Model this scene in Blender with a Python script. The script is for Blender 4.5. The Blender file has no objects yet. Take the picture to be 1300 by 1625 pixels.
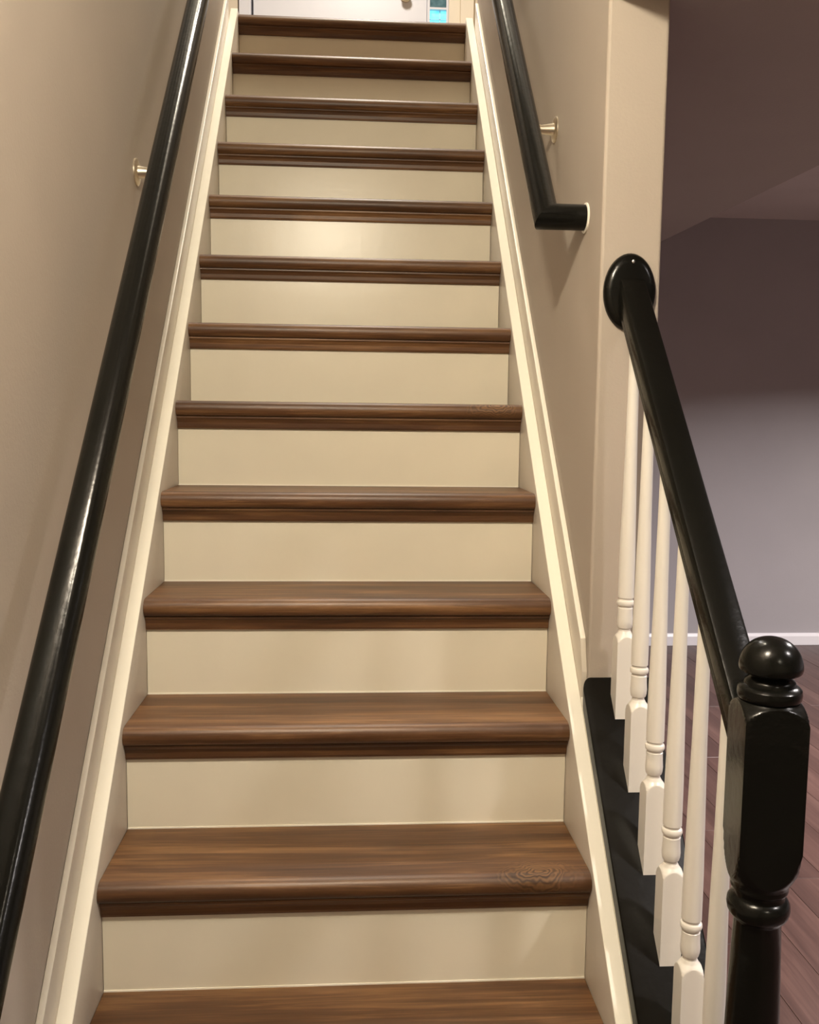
import bpy, bmesh, math, random
from mathutils import Vector, Matrix

# ------------------------------------------------------------------ camera, world, lights, exposure
scene = bpy.context.scene
COL = scene.collection
CAM_F, CAM_C = 1437.0, Vector((-0.0014, -1.4005, 1.2753))
YAW, PITCH, ROLL = 0.06598, -0.10247, 0.01186
fw = Vector((math.sin(YAW)*math.cos(PITCH), math.cos(YAW)*math.cos(PITCH), math.sin(PITCH)))
rt = Vector((math.cos(YAW), -math.sin(YAW), 0))
upv = rt.cross(fw)
r2 = rt*math.cos(ROLL) + upv*math.sin(ROLL)
u2 = -rt*math.sin(ROLL) + upv*math.cos(ROLL)
cam_data = bpy.data.cameras.new('camera')
cam = bpy.data.objects.new('camera', cam_data)
COL.objects.link(cam)
cam.matrix_world = Matrix(((r2.x, u2.x, -fw.x, CAM_C.x), (r2.y, u2.y, -fw.y, CAM_C.y), (r2.z, u2.z, -fw.z, CAM_C.z), (0, 0, 0, 1)))
cam_data.sensor_fit = 'VERTICAL'
cam_data.sensor_height = 36.0
cam_data.lens = 36.0*CAM_F/1625.0
cam_data.clip_start = 0.02
scene.camera = cam

vs = scene.view_settings
vs.view_transform = 'Standard'
try: vs.look = 'None'
except Exception: pass
vs.exposure = 0.28
vs.gamma = 1.0
vs.use_curve_mapping = False

w = bpy.data.worlds.new('world')
scene.world = w
w.use_nodes = True
w.node_tree.nodes['Background'].inputs['Color'].default_value = (0.55, 0.72, 0.9, 1)
w.node_tree.nodes['Background'].inputs['Strength'].default_value = 0.05

def can(name, loc, watts, color, size=0.15, spread=150):
    l = bpy.data.lights.new(name, 'AREA')
    l.shape = 'DISK'; l.size = size; l.energy = watts; l.color = color
    l.spread = math.radians(spread)
    o = bpy.data.objects.new(name, l); o.location = loc
    COL.objects.link(o)
    return o
WARM = (1.0, 0.895, 0.70)
NEUT = (1.0, 0.93, 0.90)
def bulb(name, loc, watts, color, r=0.06):
    l = bpy.data.lights.new(name, 'POINT'); l.energy = watts; l.color = color; l.shadow_soft_size = r
    o = bpy.data.objects.new(name, l); o.location = loc; COL.objects.link(o); return o
bulb('stair_foot_lamp', (-0.14, -0.85, 2.33), 74, WARM)
can('room_downlight_behind', (1.0, -2.7, 2.385), 14, WARM)
can('room_downlight_far', (2.7, 1.2, 2.385), 100, NEUT, spread=138)
can('room_downlight_near', (2.0, -0.8, 2.385), 26, NEUT, spread=140)
can('landing_lamp', (0.10, 2.95, 4.75), 27, (1.0, 0.93, 0.86), size=0.30, spread=170)
can('stairwell_lamp', (0.0, 1.9, 5.25), 46, WARM, size=0.35, spread=170)

# ------------------------------------------------------------------ helpers
S = 1.0986           # stair slope
RUN, RISE, NSTEP = 0.1996, 0.21928, 13
W = 0.45             # half width between the skirt boards
XW = 0.49            # wall faces
YC = 0.399           # end of the right wall
NRM = math.sqrt(1+S*S)
ZL = NSTEP*RISE      # landing level

def link(name, bm, mat, parent=None, smooth=None, recalc=True):
    if recalc: bmesh.ops.recalc_face_normals(bm, faces=bm.faces)
    me = bpy.data.meshes.new(name)
    bm.to_mesh(me); bm.free()
    if smooth is not None:
        for p in me.polygons: p.use_smooth = True
        me.set_sharp_from_angle(angle=math.radians(smooth))
    if mat: me.materials.append(mat)
    o = bpy.data.objects.new(name, me)
    COL.objects.link(o)
    if parent: o.parent = parent
    return o
def empty(name, loc, label, cat, group=None):
    o = bpy.data.objects.new(name, None); o.location = loc; o.empty_display_size = .05
    COL.objects.link(o); o['label'] = label; o['category'] = cat
    if group: o['group'] = group
    return o
def struct(o): o['kind'] = 'structure'; return o
def box(bm, x0, x1, y0, y1, z0, z1, bev=0, seg=2):
    v = [bm.verts.new((x, y, z)) for x in (x0, x1) for y in (y0, y1) for z in (z0, z1)]
    fs = [bm.faces.new([v[i] for i in q]) for q in ((0,1,3,2),(4,6,7,5),(0,4,5,1),(2,3,7,6),(0,2,6,4),(1,5,7,3))]
    if bev:
        es = list({e for f in fs for e in f.edges})
        bmesh.ops.bevel(bm, geom=es, offset=bev, segments=seg, affect='EDGES', profile=0.5)
def prism_x(bm, pts, x0, x1, bev=0, seg=2):
    """polygon in (y, z) extruded along x"""
    a = [bm.verts.new((x0, y, z)) for y, z in pts]; b = [bm.verts.new((x1, y, z)) for y, z in pts]
    n = len(pts); fs = [bm.faces.new(a), bm.faces.new(b[::-1])]
    for i in range(n): fs.append(bm.faces.new((a[i], a[(i+1)%n], b[(i+1)%n], b[i])))
    if bev:
        es = list({e for f in fs for e in f.edges})
        bmesh.ops.bevel(bm, geom=es, offset=bev, segments=seg, affect='EDGES', profile=0.5)
def turned(bm, prof, half=None, seg=40, c=(0,0,0), cap=True):
    """turned profile [(z, r)], cut back to a square of half-width half where the turning leaves it square"""
    rings = []
    for z, r in prof:
        ring = []
        for i in range(seg):
            t = 2*math.pi*i/seg
            R = r if half is None else min(r, half/max(abs(math.cos(t)), abs(math.sin(t))))
            ring.append(bm.verts.new((c[0]+R*math.cos(t), c[1]+R*math.sin(t), c[2]+z)))
        rings.append(ring)
    for a, b in zip(rings, rings[1:]):
        for i in range(seg): bm.faces.new((a[i], a[(i+1)%seg], b[(i+1)%seg], b[i]))
    if cap: bm.faces.new(rings[0][::-1]); bm.faces.new(rings[-1])
def curve(pts, n=5):
    out = []
    for (z0, a0), (z1, a1) in zip(pts, pts[1:]):
        out += [(z0+(z1-z0)*i/n, a0+(a1-a0)*i/n) for i in range(n)]
    return out + [pts[-1]]
def sweep(bm, path, up, prof):
    """profile [(side, up)] swept along a mitred path; up is perpendicular to every leg"""
    up = Vector(up).normalized(); P = [Vector(p) for p in path]; rings = []
    for i, p in enumerate(P):
        ts = []
        if i: ts.append((P[i]-P[i-1]).normalized())
        if i < len(P)-1: ts.append((P[i+1]-P[i]).normalized())
        t = sum(ts, Vector()).normalized(); side = t.cross(up).normalized()
        k = 1/max(.2, side.dot(ts[0].cross(up).normalized()))
        rings.append([bm.verts.new(p + side*(a*k) + up*b) for a, b in prof])
    n = len(prof)
    for a, b in zip(rings, rings[1:]):
        for i in range(n): bm.faces.new((a[i], a[(i+1)%n], b[(i+1)%n], b[i]))
    bm.faces.new(rings[0]); bm.faces.new(rings[-1][::-1])

# ------------------------------------------------------------------ materials
def nodes(name):
    m = bpy.data.materials.new(name); m.use_nodes = True
    nt = m.node_tree; return m, nt, nt.nodes['Principled BSDF']
def N(nt, t, **kw):
    n = nt.nodes.new(t)
    for k, v in kw.items():
        if k.startswith('i_'): n.inputs[k[2:]].default_value = v
        else: setattr(n, k, v)
    return n
def ramp(nt, stops):
    r = nt.nodes.new('ShaderNodeValToRGB'); e = r.color_ramp.elements
    while len(e) < len(stops): e.new(0.5)
    for q, (p, c) in zip(e, stops): q.position = p; q.color = (*c, 1)
    return r
def paint(name, col, rough, var=0.06, bump=0.05, bscale=90.0, nscale=3.0, spec=0.5, coat=0.0):
    m, nt, b = nodes(name); L = nt.links.new
    tc = N(nt, 'ShaderNodeTexCoord')
    n = N(nt, 'ShaderNodeTexNoise'); n.inputs['Scale'].default_value = nscale; n.inputs['Detail'].default_value = 4
    L(tc.outputs['Object'], n.inputs['Vector'])
    r = ramp(nt, [(0.3, tuple(c*(1-var) for c in col)), (0.7, tuple(min(1, c*(1+var)) for c in col))])
    L(n.outputs['Fac'], r.inputs['Fac']); L(r.outputs['Color'], b.inputs['Base Color'])
    n2 = N(nt, 'ShaderNodeTexNoise'); n2.inputs['Scale'].default_value = bscale; n2.inputs['Detail'].default_value = 3
    L(tc.outputs['Object'], n2.inputs['Vector'])
    bp = N(nt, 'ShaderNodeBump'); bp.inputs['Strength'].default_value = bump; bp.inputs['Distance'].default_value = 0.01
    L(n2.outputs['Fac'], bp.inputs['Height']); L(bp.outputs['Normal'], b.inputs['Normal'])
    b.inputs['Roughness'].default_value = rough; b.inputs['Specular IOR Level'].default_value = spec
    b.inputs['Coat Weight'].default_value = coat
    return m
def wood(name, dark, mid, light, rough=0.43, axis=0, knot=None, scale=1.0, bump=0.06):
    m, nt, b = nodes(name); L = nt.links.new
    tc = N(nt, 'ShaderNodeTexCoord'); oi = N(nt, 'ShaderNodeObjectInfo')
    mul = N(nt, 'ShaderNodeMath', operation='MULTIPLY'); mul.inputs[1].default_value = 37.0
    L(oi.outputs['Random'], mul.inputs[0])
    off = N(nt, 'ShaderNodeCombineXYZ')
    for i in range(3): L(mul.outputs[0], off.inputs[i])
    vec = tc.outputs['Object']
    if knot:      # the grain swirls round a knot at this local place
        sub = N(nt, 'ShaderNodeVectorMath', operation='SUBTRACT'); sub.inputs[1].default_value = knot
        L(vec, sub.inputs[0])
        sc = N(nt, 'ShaderNodeVectorMath', operation='MULTIPLY'); sc.inputs[1].default_value = (1.0, 1.9, 1.9)
        L(sub.outputs[0], sc.inputs[0])
        ln = N(nt, 'ShaderNodeVectorMath', operation='LENGTH'); L(sc.outputs[0], ln.inputs[0])
        nk = N(nt, 'ShaderNodeTexNoise'); nk.inputs['Scale'].default_value = 28.0; L(sub.outputs[0], nk.inputs['Vector'])
        nm = N(nt, 'ShaderNodeMath', operation='MULTIPLY_ADD'); nm.inputs[1].default_value = 0.075; L(nk.outputs['Fac'], nm.inputs[0]); L(ln.outputs['Value'], nm.inputs[2])
        kd = nm.outputs[0]
    add = N(nt, 'ShaderNodeVectorMath', operation='ADD'); L(vec, add.inputs[0]); L(off.outputs[0], add.inputs[1])
    def grain(long, cross, detail):
        mp = N(nt, 'ShaderNodeMapping'); s = [cross*scale]*3; s[axis] = long*scale
        mp.inputs['Scale'].default_value = s; L(add.outputs[0], mp.inputs['Vector'])
        n = N(nt, 'ShaderNodeTexNoise'); n.inputs['Scale'].default_value = 1.0; n.inputs['Detail'].default_value = detail
        n.inputs['Roughness'].default_value = 0.6; n.inputs['Distortion'].default_value = 0.6
        L(mp.outputs[0], n.inputs['Vector']); return n.outputs['Fac']
    g1, g2 = grain(1.6, 24, 5), grain(5, 150, 3)
    mx = N(nt, 'ShaderNodeMix'); mx.inputs['Factor'].default_value = 0.32
    L(g1, mx.inputs['A']); L(g2, mx.inputs['B'])
    r = ramp(nt, [(0.30, dark), (0.50, mid), (0.70, light)])
    L(mx.outputs['Result'], r.inputs['Fac'])
    colr = r.outputs['Color']
    if knot:
        sn = N(nt, 'ShaderNodeMath', operation='SINE'); m2 = N(nt, 'ShaderNodeMath', operation='MULTIPLY'); m2.inputs[1].default_value = 520.0
        L(kd, m2.inputs[0]); L(m2.outputs[0], sn.inputs[0])
        rr = ramp(nt, [(0.0, tuple(c*0.5 for c in dark)), (1.0, light)])
        mr = N(nt, 'ShaderNodeMapRange'); mr.inputs['From Min'].default_value = -1; L(sn.outputs[0], mr.inputs['Value']); L(mr.outputs[0], rr.inputs['Fac'])
        fall = N(nt, 'ShaderNodeMapRange'); fall.inputs['From Min'].default_value = 0.06; fall.inputs['From Max'].default_value = 0.125
        fall.inputs['To Min'].default_value = 0.62; fall.inputs['To Max'].default_value = 0.0; L(kd, fall.inputs['Value'])
        mk = N(nt, 'ShaderNodeMix', data_type='RGBA'); L(fall.outputs[0], mk.inputs['Factor']); L(colr, mk.inputs[6]); L(rr.outputs['Color'], mk.inputs[7])
        colr = mk.outputs[2]
    # pieces differ a little from one another
    hv = N(nt, 'ShaderNodeHueSaturation'); vr = N(nt, 'ShaderNodeMapRange'); vr.inputs['To Min'].default_value = 0.86; vr.inputs['To Max'].default_value = 1.14
    L(oi.outputs['Random'], vr.inputs['Value']); L(vr.outputs[0], hv.inputs['Value']); L(colr, hv.inputs['Color'])
    L(hv.outputs['Color'], b.inputs['Base Color'])
    bp = N(nt, 'ShaderNodeBump'); bp.inputs['Strength'].default_value = bump; bp.inputs['Distance'].default_value = 0.004
    L(g2, bp.inputs['Height']); L(bp.outputs['Normal'], b.inputs['Normal'])
    b.inputs['Roughness'].default_value = rough
    return m
M_wall = paint('beige_wall_paint', (0.44, 0.38, 0.315), 0.62, 0.035, 0.05, 160)
M_far = paint('mauve_grey_wall_paint', (0.40, 0.378, 0.40), 0.7, 0.03, 0.04, 160)
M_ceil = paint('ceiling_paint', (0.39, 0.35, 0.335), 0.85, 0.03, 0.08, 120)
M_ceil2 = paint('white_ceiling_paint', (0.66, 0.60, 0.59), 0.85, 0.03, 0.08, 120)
M_trim = paint('cream_trim_paint', (0.88, 0.84, 0.73), 0.34, 0.03, 0.04, 60)
M_riser = paint('cream_riser_paint', (0.78, 0.725, 0.585), 0.30, 0.03, 0.05, 22, nscale=5)
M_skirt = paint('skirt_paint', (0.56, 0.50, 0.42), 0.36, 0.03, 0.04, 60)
M_mould_shade = paint('moulding_shaded_face', (0.68, 0.62, 0.52), 0.36, 0.03, 0.04, 60)  # trim paint darkened: shade on the moulding's upright face put into the colour
M_white = paint('white_baluster_paint', (0.84, 0.80, 0.73), 0.28, 0.02, 0.03, 60)
M_black = paint('black_gloss_paint', (0.0045, 0.0045, 0.0035), 0.22, 0.15, 0.05, 70, spec=0.22)
M_cap = paint('black_cap_paint', (0.0045, 0.0038, 0.0024), 0.36, 0.12, 0.05, 60, nscale=6, spec=0.16)
M_base = paint('white_baseboard_paint', (0.82, 0.80, 0.84), 0.35, 0.02, 0.02)
M_tread = wood('walnut_tread', (0.034, 0.013, 0.0045), (0.105, 0.046, 0.0165), (0.27, 0.140, 0.056))
M_tread2 = wood('walnut_tread_knot_near', (0.034, 0.013, 0.0045), (0.105, 0.046, 0.0165), (0.27, 0.140, 0.056), knot=(0.35, 0.02, 0.0))
M_tread6 = wood('walnut_tread_knot_far', (0.034, 0.013, 0.0045), (0.105, 0.046, 0.0165), (0.27, 0.140, 0.056), knot=(0.375, 0.0, 0.0))
M_plank = wood('red_brown_plank', (0.046, 0.022, 0.018), (0.080, 0.040, 0.033), (0.135, 0.074, 0.061), rough=0.38, axis=1, scale=.6)
M_gap = paint('floor_gap', (0.035, 0.018, 0.014), 0.8)
M_door = paint('white_door_paint', (0.70, 0.71, 0.77), 0.35, 0.01, 0.02)
M_casing = paint('casing_paint', (0.80, 0.72, 0.58), 0.4, 0.02, 0.02)
M_landing = paint('landing_wall_paint', (0.66, 0.58, 0.46), 0.6, 0.02, 0.03)
M_dark = paint('door_rebate', (0.22, 0.22, 0.28), 0.6)
def metal(name, col, rough):
    m, nt, b = nodes(name); b.inputs['Base Color'].default_value = (*col, 1); b.inputs['Metallic'].default_value = 1
    n = N(nt, 'ShaderNodeTexNoise'); n.inputs['Scale'].default_value = 60
    mr = N(nt, 'ShaderNodeMapRange'); mr.inputs['To Min'].default_value = rough*.8; mr.inputs['To Max'].default_value = rough*1.2
    nt.links.new(n.outputs['Fac'], mr.inputs['Value']); nt.links.new(mr.outputs[0], b.inputs['Roughness'])
    return m
M_nickel = metal('satin_nickel', (0.80, 0.72, 0.58), 0.32)
M_steel = metal('screw_steel', (0.75, 0.74, 0.72), 0.3)
def pane_mat(name, col, emit, grid=False):
    m, nt, b = nodes(name); b.inputs['Base Color'].default_value = (*col, 1); b.inputs['Roughness'].default_value = 0.12
    n = N(nt, 'ShaderNodeTexNoise'); n.inputs['Scale'].default_value = 22; tc = N(nt, 'ShaderNodeTexCoord')
    nt.links.new(tc.outputs['Object'], n.inputs['Vector'])
    r = ramp(nt, [(0.35, tuple(c*.8 for c in col)), (0.7, tuple(min(1, c*1.25+.03) for c in col))])
    nt.links.new(n.outputs['Fac'], r.inputs['Fac']); nt.links.new(r.outputs['Color'], b.inputs['Base Color'])
    if emit:
        nt.links.new(r.outputs['Color'], b.inputs['Emission Color']); b.inputs['Emission Strength'].default_value = emit
    return m
M_pane_day = pane_mat('daylit_blue_pane', (0.13, 0.66, 0.98), 1.0)
M_pane_bar = paint('pale_blue_glazing_bar', (0.45, 0.80, 0.92), 0.4, 0.02, 0.02)
M_pane_dark = pane_mat('dark_teal_pane', (0.06, 0.13, 0.15), 0.25)

# ------------------------------------------------------------------ setting: walls, ceilings, floors
def wallbox(name, mat, *dims):
    bm = bmesh.new(); box(bm, *dims); return struct(link(name, bm, mat))
wallbox('wall_left', M_wall, -XW-0.12, -XW, -3.6, 2.30, -0.02, 5.3)
bm = bmesh.new()
prism_x(bm, [(YC, -0.02), (3.59, -0.02), (3.59, 2.60), (2.34, 2.60), (2.34, 5.3), (YC, 5.3)], XW, 0.611)
o = struct(link('wall_right', bm, M_wall))
bm_e = o.modifiers.new('bevel', 'BEVEL'); bm_e.width = 0.006; bm_e.segments = 3; bm_e.limit_method = 'ANGLE'
wallbox('wall_back', M_far, 0.611, 5.1, 3.59, 3.70, -0.02, 2.6)
wallbox('wall_side', M_far, 5.0, 5.1, -3.6, 3.59, -0.02, 2.6)
wallbox('wall_front', M_wall, -0.61, 5.1, -3.7, -3.6, -0.02, 2.6)
bm = bmesh.new(); box(bm, 0.611, 5.0, -3.6, 3.59, 2.394, 2.60); box(bm, -XW, 0.611, -3.6, YC-0.02, 2.394, 2.60)
struct(link('ceiling', bm, M_ceil2))
# dropped duct soffit beside the stairs
bm = bmesh.new()
def soffx(y): return 1.50 - 0.0588*(y-0.9)
pl = [(0.50, -0.25), (soffx(-0.25), -0.25), (soffx(3.59), 3.59), (0.611, 3.59), (0.611, YC+0.001), (0.50, YC-0.001)]
a = [bm.verts.new((x, y, 2.085)) for x, y in pl]; b_ = [bm.verts.new((x, y, 2.393)) for x, y in pl]
bm.faces.new(a); bm.faces.new(b_[::-1])
for i in range(len(pl)): j = (i+1) % len(pl); bm.faces.new((a[i], a[j], b_[j], b_[i]))
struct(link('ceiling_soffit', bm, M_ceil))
wallbox('floor_landing', M_tread, -1.4, 1.4, 2.50, 4.30, ZL-0.20, ZL-0.001)
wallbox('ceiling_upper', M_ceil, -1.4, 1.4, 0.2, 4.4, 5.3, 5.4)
wallbox('wall_upper', M_wall, -0.61, 0.61, 0.25, 0.38, 2.60, 5.3)
wallbox('wall_landing_left', M_landing, -1.5, -1.4, 2.3, 4.4, ZL-.2, 5.3)
wallbox('wall_landing_right', M_landing, 1.4, 1.5, 2.34, 4.4, ZL-.2, 5.3)
wallbox('wall_landing_return', M_landing, -1.4, -0.61, 2.2, 2.3, ZL-.2, 5.3)
wallbox('wall_landing_return_right', M_landing, 0.611, 1.4, 2.24, 2.34, ZL-.2, 5.3)

# basement floor: a dark base with separate planks
fl = wallbox('floor', M_gap, -0.61, 5.1, -3.7, 3.70, -0.06, -0.008)
rnd = random.Random(4)
PW, PL = 0.125, 1.22
meshes = {}
def plank(x, y0, y1):
    key = round(y1-y0, 3)
    if key not in meshes:
        bm = bmesh.new(); box(bm, -PW/2+.0005, PW/2-.0005, 0.0005, key-.0005, -0.010, 0.0, 0.0006, 1)
        me = bpy.data.meshes.new('plank'); bm.to_mesh(me); bm.free(); me.materials.append(M_plank); meshes[key] = me
    o = bpy.data.objects.new('plank', meshes[key]); o.location = (x, y0, rnd.uniform(-.0004, .0004)); COL.objects.link(o); o.parent = fl
x = 0.655; row = 0
while x < 4.4:
    y = -1.5 + (row*3 % 4)*0.305 - 0.9
    while y < 3.57:
        a0, a1 = max(y, -1.5), min(y+PL, 3.57)
        if a1-a0 > 0.05: plank(x, a0, a1)
        y += PL
    x += PW; row += 1
bm = bmesh.new()
prism_x(bm, [(0, 0), (-0.016, 0), (-0.016, 0.052), (-0.010, 0.062), (-0.006, 0.068), (0, 0.068)], 0.612, 4.99)
o = struct(link('baseboard_back', bm, M_base)); o.location = (0, 3.589, 0.001)

# ------------------------------------------------------------------ landing door, sidelight and casings
YD = 4.30
bm = bmesh.new()
box(bm, -1.4, -0.68, YD, YD+.1, ZL-.2, 5.3); box(bm, 0.72, 1.4, YD, YD+.1, ZL-.2, 5.3); box(bm, -0.68, 0.72, YD, YD+.1, ZL+2.05, 5.3)
struct(link('wall_landing', bm, M_landing))
bm = bmesh.new(); box(bm, -0.672, -0.602, YD-.02, YD+.06, ZL, ZL+2.05, .004); o = struct(link('trim_1', bm, M_door))
bm = bmesh.new(); box(bm, 0.575, 0.645, YD-.012, YD+.06, ZL, ZL+2.05, .004); box(bm, 0.645, 0.725, YD-.03, YD+.06, ZL, ZL+2.05, .004)
struct(link('trim_2', bm, M_casing))
bm = bmesh.new(); box(bm, -0.68, 0.72, YD+.062, YD+.09, ZL, ZL+2.05); struct(link('trim_3', bm, M_dark))
bm = bmesh.new(); box(bm, -0.590, 0.445, YD+.005, YD+.05, ZL+.01, ZL+2.04, .003); dr = struct(link('door_1', bm, M_door))
for px in (-0.30, 0.16):
    for z0, z1 in ((0.2, 0.78), (1.02, 1.9)):
        bm = bmesh.new(); box(bm, px-.17, px+.17, YD-.001, YD+.006, ZL+z0, ZL+z1, .003); link('door_panel', bm, M_door, dr)
bm = bmesh.new(); turned(bm, [(0, .033), (.008, .033), (.012, .012), (.035, .012), (.045, .028), (.06, .031), (.072, .022), (.076, .004)], seg=24)
kn = link('door_knob', bm, M_nickel, dr, 40); kn.rotation_euler = (math.radians(90), 0, 0); kn.location = (0.315, YD+.005, ZL+0.94)
bm = bmesh.new()
for q in ((0.446, 0.462, 0, 2.04), (0.562, 0.574, 0, 2.04), (0.462, 0.562, 0.0, 0.70), (0.462, 0.562, 0.874, 0.886), (0.462, 0.562, 1.9, 2.04)):
    box(bm, q[0], q[1], YD+.0, YD+.05, ZL+q[2], ZL+q[3])
wn = struct(link('window_1', bm, M_door))
bm = bmesh.new(); box(bm, 0.462, 0.562, YD+.022, YD+.028, ZL+.70, ZL+.874); link('pane', bm, M_pane_day, wn)['label'] = 'bright blue lower pane'
for q in ((0.522, 0.527, .70, .874), (0.462, 0.562, .765, .769), (0.462, 0.562, .822, .826)):
    bm = bmesh.new(); box(bm, q[0], q[1], YD+.018, YD+.022, ZL+q[2], ZL+q[3]); link('muntin', bm, M_pane_bar, wn)
bm = bmesh.new(); box(bm, 0.462, 0.562, YD+.022, YD+.028, ZL+.886, ZL+1.9); link('pane', bm, M_pane_dark, wn)['label'] = 'dark upper pane'

# ------------------------------------------------------------------ staircase
st = empty('staircase', (0, 0, 0), 'straight flight of brown wooden treads with cream risers between white skirt boards', 'staircase')
NOSE, TH = 0.030, 0.040
def tread_mesh():
    bm = bmesh.new()
    # local origin: nosing front, tread top
    pts = [(RUN+NOSE+.012, 0), (RUN+NOSE+.012, -TH), (0.012, -TH)]
    for i in range(0, 9):
        t = math.pi/2*(1 - i/8) + 0
        pts.append((0.022-0.022*math.sin(math.pi*i/8)**.8 if 0 < i < 8 else (0.022 if i in (0, 8) else 0), -TH/2 - TH/2*math.cos(math.pi*i/8)))
    pts = [pts[0], pts[1]] + pts[3:]
    prism_x(bm, pts, -W+.0008, W-.0008)
    bmesh.ops.recalc_face_normals(bm, faces=bm.faces)
    me = bpy.data.meshes.new('tread'); bm.to_mesh(me); bm.free()
    for p in me.polygons: p.use_smooth = True
    me.set_sharp_from_angle(angle=math.radians(35)); me.materials.append(M_tread); return me
def cove_mesh():
    bm = bmesh.new()
    pts = [(NOSE, 0), (NOSE, -0.031), (NOSE-.006, -0.031), (NOSE-.008, -0.026), (NOSE-.009, -0.016), (NOSE-.013, -0.008), (NOSE-.017, -0.004), (NOSE-.017, 0)]
    prism_x(bm, pts, -W+.001, W-.001)
    bmesh.ops.recalc_face_normals(bm, faces=bm.faces)
    me = bpy.data.meshes.new('cove_moulding'); bm.to_mesh(me); bm.free(); me.materials.append(M_tread); return me
TM, CM = tread_mesh(), cove_mesh()
bm = bmesh.new(); box(bm, -W+.001, W-.001, 0.0, 0.012, 0.0, RISE-TH-0.0005)
RM = bpy.data.meshes.new('riser'); bm.to_mesh(RM); bm.free(); RM.materials.append(M_riser)
bm = bmesh.new(); box(bm, -W+.001, W-.001, -0.0015, 0.001, 0.0, 0.003)
KM = bpy.data.meshes.new('caulk_bead'); bm.to_mesh(KM); bm.free(); KM.materials.append(M_trim)
for k in range(1, NSTEP+1):
    me = TM
    if k in (2, 6):
        me = TM.copy(); me.materials.clear(); me.materials.append(M_tread2 if k == 2 else M_tread6)
    t = bpy.data.objects.new('tread', me); t.parent = st; t.location = (0, (k-1)*RUN-NOSE, k*RISE); COL.objects.link(t)
    if k in (2, 6): t['label'] = 'tread with a dark knot near its right end'
    c = bpy.data.objects.new('cove_moulding', CM); c.parent = t; c.location = (0, 0, -TH); COL.objects.link(c)
    r = bpy.data.objects.new('riser', RM); r.parent = st; r.location = (0, (k-1)*RUN, (k-1)*RISE); COL.objects.link(r)
    q = bpy.data.objects.new('caulk_bead', KM); q.parent = r; COL.objects.link(q)
SKT = 0.262        # skirt top above the slope line
def line(y, c): return S*y + c
def skirt(sx):
    x0, x1 = (W, W+.027) if sx > 0 else (-W-.027, -W)
    bm = bmesh.new()
    ytop = (ZL+.012-SKT)/S
    prism_x(bm, [(-0.10, 0.001), (0.16, 0.001), (2.40, line(2.40, -.30)), (2.40, ZL+.012), (ytop, ZL+.012), (-0.10, line(-0.10, SKT))], x0, x1, .0025, 2)
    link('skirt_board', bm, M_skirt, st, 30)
    # flat white top edge
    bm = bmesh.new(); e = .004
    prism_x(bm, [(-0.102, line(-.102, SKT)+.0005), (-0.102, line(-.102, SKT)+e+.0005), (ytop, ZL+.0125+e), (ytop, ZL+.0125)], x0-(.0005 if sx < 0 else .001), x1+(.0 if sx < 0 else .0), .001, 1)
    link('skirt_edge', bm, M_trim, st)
    # wall moulding above it
    xa, xb = (W+.0275, XW-.0005) if sx > 0 else (-XW+.0005, -W-.0275)
    y0 = YC-.001 if sx > 0 else -0.10
    c0, c1 = SKT-.06, 0.368
    bm = bmesh.new()
    ye = 2.30
    pts = [(y0, line(y0, c0)), (ye, line(ye, c0)), (ye, line(ye, c1)), (y0, line(y0, c1))]
    if sx > 0: pts = pts[:3] + [(y0+.02, line(y0+.02, c1)), (y0, line(y0, c1)-.045)]
    prism_x(bm, pts, xa, xb, .002, 2)
    wm = link('wall_moulding', bm, M_mould_shade, st, 30)
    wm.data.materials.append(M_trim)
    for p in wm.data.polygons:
        if p.normal.z > 0.35: p.material_index = 1  # upward faces get the lighter trim colour, painting in light from above
skirt(-1); skirt(1)
# strings behind the treads (carry the steps)
bm = bmesh.new()
prism_x(bm, [(0.30, 0.001), (0.62, 0.001), (2.48, line(2.48, -.50)), (2.48, line(2.48, -.08)), (0.05, line(.05, -.08)+.05-.05), (0.08, 0.001)], -.04, .04)
link('carriage', bm, M_gap, st)

# ------------------------------------------------------------------ knee wall with black sloping cap
CAPT = 0.313
bm = bmesh.new()
prism_x(bm, [(-0.215, 0.0), (YC-.001, 0.0), (YC-.001, line(YC, CAPT)-.045), (-0.215, line(-.215, CAPT)-.045)], W+.0275, 0.610)
kw = struct(link('wall_knee', bm, M_trim))
bm = bmesh.new()
cx0, cx1, cr = W+.0278, 0.622, 0.018
plan = [(cx1, -0.225), (cx1, YC-.001)] + [(cx0+cr-cr*math.sin(q), YC-.001-cr+cr*math.cos(q)) for q in [math.pi/2*i/6 for i in range(7)]] + [(cx0, -0.225)]
lo = [bm.verts.new((px_, py_, line(py_, CAPT)-.044)) for px_, py_ in plan]; hi = [bm.verts.new((px_, py_, line(py_, CAPT))) for px_, py_ in plan]
bm.faces.new(lo[::-1]); tf = bm.faces.new(hi)
for i in range(len(plan)): bm.faces.new((lo[i], lo[(i+1)%len(plan)], hi[(i+1)%len(plan)], hi[i]))
bmesh.ops.bevel(bm, geom=list(tf.edges), offset=.004, segments=3, affect='EDGES', profile=.5)
link('cap_board', bm, M_cap, kw, 30)['label'] = 'black painted sloping cap board'

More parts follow.
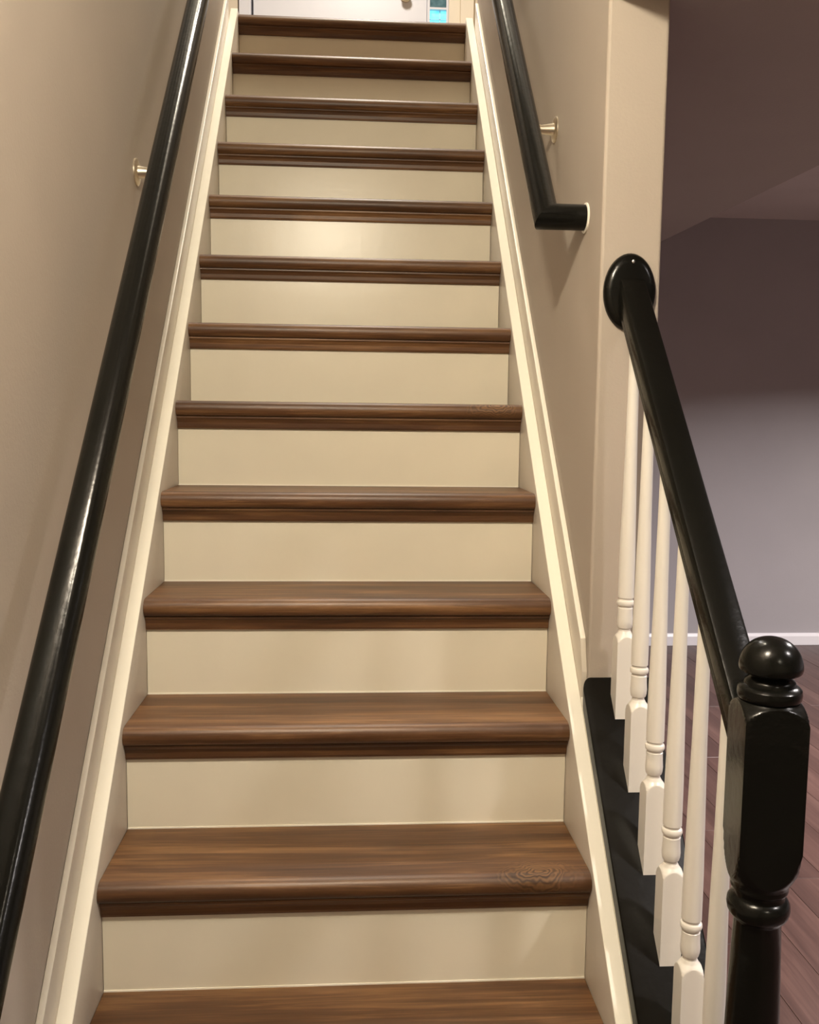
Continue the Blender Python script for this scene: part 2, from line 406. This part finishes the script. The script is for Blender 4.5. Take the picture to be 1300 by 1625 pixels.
# ------------------------------------------------------------------ balustrade
bl = empty('balustrade', (0.55, 0.08, line(0.08, CAPT)), 'black stair handrail on white turned balusters ending at a black newel post', 'balustrade')
bl_inv = Matrix.Translation(-Vector(bl.location))
def own(o, parent=bl):
    return o
PX = 0.55
RZ = 1.10
prof = [(0, .0252), (.0195, .0246), (.0238, .0230), (.0264, .0190), (.0275, .0125), (.0278, .0), (.0270, -.0065), (.0232, -.0090), (.0226, -.0120), (.0242, -.0138), (.0244, -.0230), (.0225, -.0250), (0, -.0250)]
full = prof + [(-a, b) for a, b in prof[-2:0:-1]]
def L3(p): return Vector(p) - Vector(bl.location)
bm = bmesh.new(); rings = []
for y in (-0.223, YC-.02):
    rings.append([bm.verts.new(L3((PX+a, y, line(y, RZ)+b*NRM))) for a, b in full])
n = len(full)
for i in range(n): bm.faces.new((rings[0][i], rings[0][(i+1)%n], rings[1][(i+1)%n], rings[1][i]))
bm.faces.new(rings[0]); bm.faces.new(rings[1][::-1])
hr = link('handrail', bm, M_black, bl, 28)
# oval rosette on the end of the wall
bm = bmesh.new(); turned(bm, [(0.0005, .052), (.006, .052), (.012, .050), (.0165, .045), (.019, .038), (.0205, .0)], seg=48, cap=False)
ro = link('rosette', bm, M_black, bl, 40)
ro.location = L3((0.548, YC, 1.530)); ro.rotation_euler = (math.radians(90), 0, 0); ro.scale = (1, 1.44, 1)
bm = bmesh.new(); turned(bm, [(0, .0026), (.001, .0026), (.0016, .0015), (.0018, .0002)], seg=12)
sc = link('screw_head', bm, M_steel, ro); sc.location = (.002, .0395, .0180)
# balusters: square foot, turned shoulder, vase, ring, long taper
BYS = [0.352, 0.252, 0.150, 0.049, -0.0515, -0.152]
BH = 0.01835
for y in BYS:
    z0 = line(y, CAPT); top = line(y, RZ) - .0245*NRM + .004 - z0
    bm = bmesh.new()
    # foot is cut to the slope of the cap
    turned(bm, [(0.0, .05)] + curve([(0.130, .0262), (0.137, .0248), (0.143, .0220), (0.148, .0185), (0.153, .0145), (0.158, .0120)], 4), BH, 64)
    for v in bm.verts:
        if v.co.z < 1e-6: v.co.z = S*v.co.y + .001
    foot = link('baluster', bm, M_white, bl, 25)
    foot.location = L3((PX, y, z0))
    bm = bmesh.new()
    turned(bm, [(0.1575, .0118), (0.161, .0112), (0.1635, .0116), (0.1645, .0136), (0.170, .0152), (0.178, .0158), (0.190, .0150), (0.200, .0146), (0.2045, .0148), (0.2055, .0136), (0.2085, .0136),
                (0.2105, .0164), (0.2125, .0172), (0.2150, .0175), (0.2175, .0172), (0.2195, .0164), (0.2210, .0138), (0.2245, .0138), (0.2260, .0160), (0.30, .0158), (0.40, .0140), (0.52, .0118), (0.66, .0104), (top-.012, .0096), (top, .0096)], None, 28)
    for v in bm.verts:
        if v.co.z > top-.006: v.co.z += S*v.co.y
    sh = link('turned_shaft', bm, M_white, foot, 25)
# newel post
NY = -0.262
nw = link('newel_post', (lambda bm: (turned(bm, curve([(0.647, .036), (0.650, .0375), (0.656, .0378), (0.662, .040), (0.668, .0435), (0.676, .0475), (0.686, .051), (0.698, .0537), (0.714, .0574)], 4) + curve([(0.886, .0574), (0.893, .0545), (0.899, .050), (0.9045, .0445), (0.908, .0405), (0.9100, .0385)], 5), .0405, 96), bm)[1])(bmesh.new()), M_black, bl, 25)
nw.location = L3((0.556, NY, 0)); nw.rotation_euler = (0, 0, math.radians(-8))
def npart(name, prof_, half=None, seg=48):
    bm = bmesh.new(); turned(bm, prof_, half, seg); return link(name, bm, M_black, nw, 30)
npart('collar', [(0.9095, .030), (0.9110, .0385), (0.914, .0405), (0.920, .0412), (0.926, .0405), (0.9295, .0375), (0.9315, .033), (0.9345, .0325), (0.937, .0315), (0.941, .0265), (0.945, .0245), (0.948, .0245)])
ball = [(0.9465, .024), (0.9470, .0345), (0.9480, .0375), (0.9500, .0395)]
for i in range(0, 15):
    t = math.pi/2*i/14
    ball.append((0.9545 + 0.0405*math.sin(t), max(.0008, 0.0407*math.cos(t)**.92)))
npart('ball_finial', ball)
npart('turned_shaft', [(0.12, .0405), (0.16, .0405), (0.165, .046), (0.175, .046), (0.182, .038), (0.20, .034), (0.28, .0385), (0.38, .0372), (0.48, .0350), (0.56, .0322), (0.603, .0308), (0.6065, .0325), (0.610, .0368), (0.616, .0400), (0.623, .0412), (0.630, .0405), (0.6355, .0375), (0.638, .034), (0.642, .0335), (0.6468, .035)])
npart('foot_block', [(0.001, .07), (0.105, .07), (0.110, .056), (0.117, .045), (0.1195, .041)], .0405, 64)

# ------------------------------------------------------------------ wall handrails
XR, RC = 0.405, 1.12
rp = []
for i in range(28):
    t = 2*math.pi*i/28
    a, b = .0275*math.cos(t), .0275*math.sin(t)
    if b < -.020: b = -.020
    if b < 0: a *= 1 - .10*min(1, (-b/.020))
    rp.append((a, b))
def wall_rail(sx, y0, y1, brackets, label):
    xw = sx*XW; xr = sx*XR
    t = empty('wall_handrail', (xw, 0.85, line(0.85, RC)), label, 'handrail', )
    O = Vector(t.location)
    path = [Vector((xw-sx*.003, y0, line(y0, RC))), Vector((xr, y0, line(y0, RC))), Vector((xr, y1, line(y1, RC))), Vector((xw-sx*.003, y1, line(y1, RC)))]
    up = (0, -S, 1)
    # long rail and the two mitred returns are glued up as one length
    bm = bmesh.new(); sweep(bm, [p-O for p in path], up, rp)
    link('rail', bm, M_black, t, 32)
    for p in (path[0], path[3]):
        bm = bmesh.new(); turned(bm, [(0, .031), (.003, .031), (.0038, .029)], seg=32)
        e = link('end_plate', bm, M_trim, t, 30)
        e.location = Vector((xw, p.y, p.z))-O; e.rotation_euler = (0, -sx*math.pi/2, 0)
    for (by, bz) in brackets:
        bm = bmesh.new(); turned(bm, [(0, .030), (.003, .030), (.0055, .026), (.0065, .012), (.0065, .0)], seg=28, cap=False)
        pl_ = link('bracket', bm, M_nickel, t, 30)
        pl_.location = Vector((xw, by, bz))-O; pl_.rotation_euler = (0, -sx*math.pi/2, 0)
        # arm: out from the plate, then up to the underside of the rail; local z points away from the wall
        d = XW-XR; hgt = line(by, RC) - .019*NRM - bz
        bm = bmesh.new()
        pts = [(0, 0.004), (0.0, d*.45), (hgt*.35*sx, d*.92), (hgt*.72*sx, d), (hgt*sx, d)]
        rr = [.015, .010, .0085, .009, .0125]
        prev = None
        for i, (hx, hz) in enumerate(pts):
            a0 = pts[max(0, i-1)]; a1 = pts[min(len(pts)-1, i+1)]
            dx, dz = a1[0]-a0[0], a1[1]-a0[1]; l = math.hypot(dx, dz); nx, nz = dz/l, -dx/l
            ring = [bm.verts.new((hx + rr[i]*math.cos(q)*nx, rr[i]*math.sin(q), hz + rr[i]*math.cos(q)*nz)) for q in [2*math.pi*k/14 for k in range(14)]]
            if prev:
                for k in range(14): bm.faces.new((prev[k], prev[(k+1)%14], ring[(k+1)%14], ring[k]))
            else: bm.faces.new(ring)
            prev = ring
        bm.faces.new(prev[::-1])
        link('bracket_arm', bm, M_nickel, pl_, 40)
    return t
wall_rail(-1, -0.62, 2.22, [(0.759, 1.825), (1.95, 3.13), (-0.45, 0.50)], 'long black wall handrail on the left stair wall above the skirt moulding')
wall_rail(1, 0.527, 2.26, [(0.845, 1.975), (2.0, 3.20)], 'short black wall handrail with mitred return on the right stair wall')
